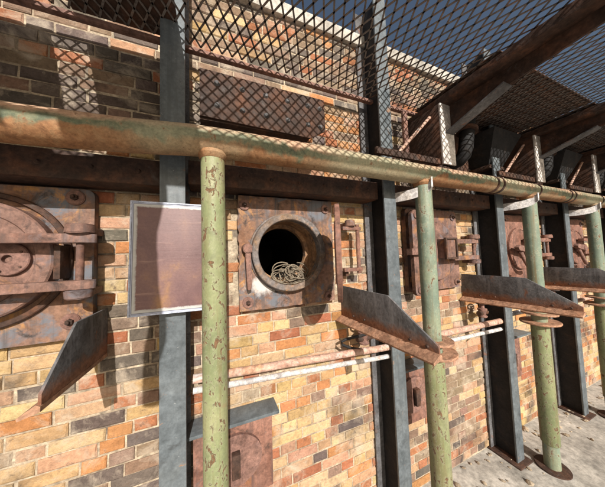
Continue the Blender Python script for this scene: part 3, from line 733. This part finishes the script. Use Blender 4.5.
o = bpy.data.objects.new('mesh_deck', me); COL.objects.link(o); o.parent = wk; o['_o'] = wk['_o']
MB().box(XA, XB, YA - .03, YA - .004, ZM - .018, ZM + .004, .001).build('edge_angle', M['rust_bar'], wk)
MB().box(XA, XB, 1.152, 1.18, ZM - .0195, ZM - .0005, .002).build('edge_angle', M['rust_bar'], wk)
for q in range(4):
    xa = 1.43 + P * q
    MB().box(xa, xa + P - .02, .62, 1.15, ZM + .004, ZM + .010, .001).build('deck_shade_plate', M['rust_dark'], wk)  # solid plates added over the mesh to shade the upper wall below
for (a, b) in ((-2.4, -.66), (-.54, -.14)):
    MB().box(a, b, -.31, 1.15, ZM + .004, ZM + .010, .001).build('deck_shade_plate', M['rust_dark'], wk)  # added past the mesh edge, sized to shade the left rail
mb = MB(); mb.tube([(-.365 + .013*math.sin(q*.8), -.21 + .01*math.cos(q), ZM - .01 - .06*q) for q in range(16)], lambda f: .062 + .007*math.sin(f*19), 20)  # out-of-view tube, added only to cast a soft shadow on the sign
mb.build('shadow_caster', M['bracket'], wk)

# ------------------------------------------------------------------ low flue doors
GF = 'low rusty flue doors near the floor'
def flue(x, label):
    r = empty('flue_door', (x, 1.2, Z(-1.2)), label, 'flue door', GF)
    MB().box(x - .19, x + .19, 1.20, 1.2375, Z(-1.2), Z(-.80), .006).build('frame_plate', M['rust_salmon'], r)
    MB().prism([(x + .13*math.cos(a), Z(-1.0) + .12*math.sin(a)) for a in [2*PI*i/40 for i in range(40)]], 'y', 1.182, 1.1995, .003).build('door_disc', M['rust_bar'], r)
    MB().box(x - .02, x + .02, 1.15, 1.1815, Z(-1.06), Z(-.95), .004).build('handle', M['rust_dark'], r)
    MB().box(x - .21, x + .21, 1.12, 1.2375, Z(-.795), Z(-.78), .003).build('drip_shelf', M['column'], r)
    return r
f0 = flue(2.50, 'low flue door beneath the door behind the third railing post')
for x, lab in ((2.50 - P, 'low flue door beneath the door with the framed window'), (2.50 - 2*P, 'low flue door just right of the flaking yellow-green railing post'), (2.50 - 3*P, 'low flue door below the large closed door at left'), (2.50 + P, 'low flue door behind the fourth railing post'), (2.50 + 2*P, 'farthest low flue door at the right')):
    copy_tree(f0, (x, 1.2, Z(-1.2)), lab)

# ------------------------------------------------------------------ rubble along the wall foot
random.seed(5); mb = MB()
for i in range(420):
    x = random.uniform(-2.5, 9); y = 1.22 - abs(random.gauss(0, .16)); r = random.uniform(.004, .022) * (1.4 if random.random() < .1 else 1)
    g0 = bmesh.ops.create_icosphere(mb.bm, subdivisions=1, radius=r); q = Matrix.Rotation(random.random()*6, 4, 'Z') @ Matrix.Diagonal((random.uniform(.7, 1.5), random.uniform(.6, 1.1), random.uniform(.4, .8), 1))
    for v in g0['verts']: v.co *= random.uniform(.75, 1.2)
    bmesh.ops.transform(mb.bm, matrix=Matrix.Translation((x, y, r*.35)) @ q, verts=g0['verts'])
tag(mb.build('rubble', M['mortar'], smooth=False), 'brick crumbs and grit scattered along the foot of the wall', None, kind='stuff')

# ------------------------------------------------------------------ camera
cam = bpy.data.cameras.new('camera'); co = bpy.data.objects.new('camera', cam); COL.objects.link(co)
yaw, pit, rol = math.radians(22.2), math.radians(3.12), math.radians(-1.9)
fw = Vector((math.sin(yaw)*math.cos(pit), math.cos(yaw)*math.cos(pit), math.sin(pit)))
r0 = Vector((math.cos(yaw), -math.sin(yaw), 0)); u0 = r0.cross(fw)
Rv = r0*math.cos(rol) + u0*math.sin(rol); Uv = -r0*math.sin(rol) + u0*math.cos(rol)
co.matrix_world = Matrix(((Rv.x, Uv.x, -fw.x, 0), (Rv.y, Uv.y, -fw.y, 0), (Rv.z, Uv.z, -fw.z, ZC), (0, 0, 0, 1)))
cam.sensor_fit = 'HORIZONTAL'; cam.sensor_width = 36; cam.lens = 36 * 218 / 605; cam.clip_start = .02; cam.clip_end = 500
S.camera = co

# ------------------------------------------------------------------ light
k, t = .55, -.085
trav = Vector((-t, 1, -k)).normalized()
sun = bpy.data.lights.new('sun', 'SUN'); sun.energy = 5; sun.angle = math.radians(.5); sun.color = (1, .95, .87)
so = bpy.data.objects.new('sun', sun); COL.objects.link(so); so.rotation_euler = trav.to_track_quat('-Z', 'Y').to_euler()
so.location = (0, -5, 8)
W = bpy.data.worlds.new('World'); S.world = W; W.use_nodes = True; nt = W.node_tree
sky = nt.nodes.new('ShaderNodeTexSky'); sky.sky_type = 'NISHITA'; sky.sun_disc = False; sky.dust_density = 5; sky.air_density = 1.2
sky.sun_elevation = math.asin(-trav.z); sky.sun_rotation = math.atan2(-trav.x, -trav.y)
nt.links.new(sky.outputs[0], nt.nodes['Background'].inputs['Color']); nt.nodes['Background'].inputs['Strength'].default_value = .06

for o in list(bpy.data.objects):
    if '_o' in o: del o['_o']
vs = S.view_settings
vs.view_transform = 'Standard'; vs.look = 'None'; vs.exposure = .38; vs.gamma = 1; vs.use_curve_mapping = False
S.display_settings.display_device = 'sRGB'
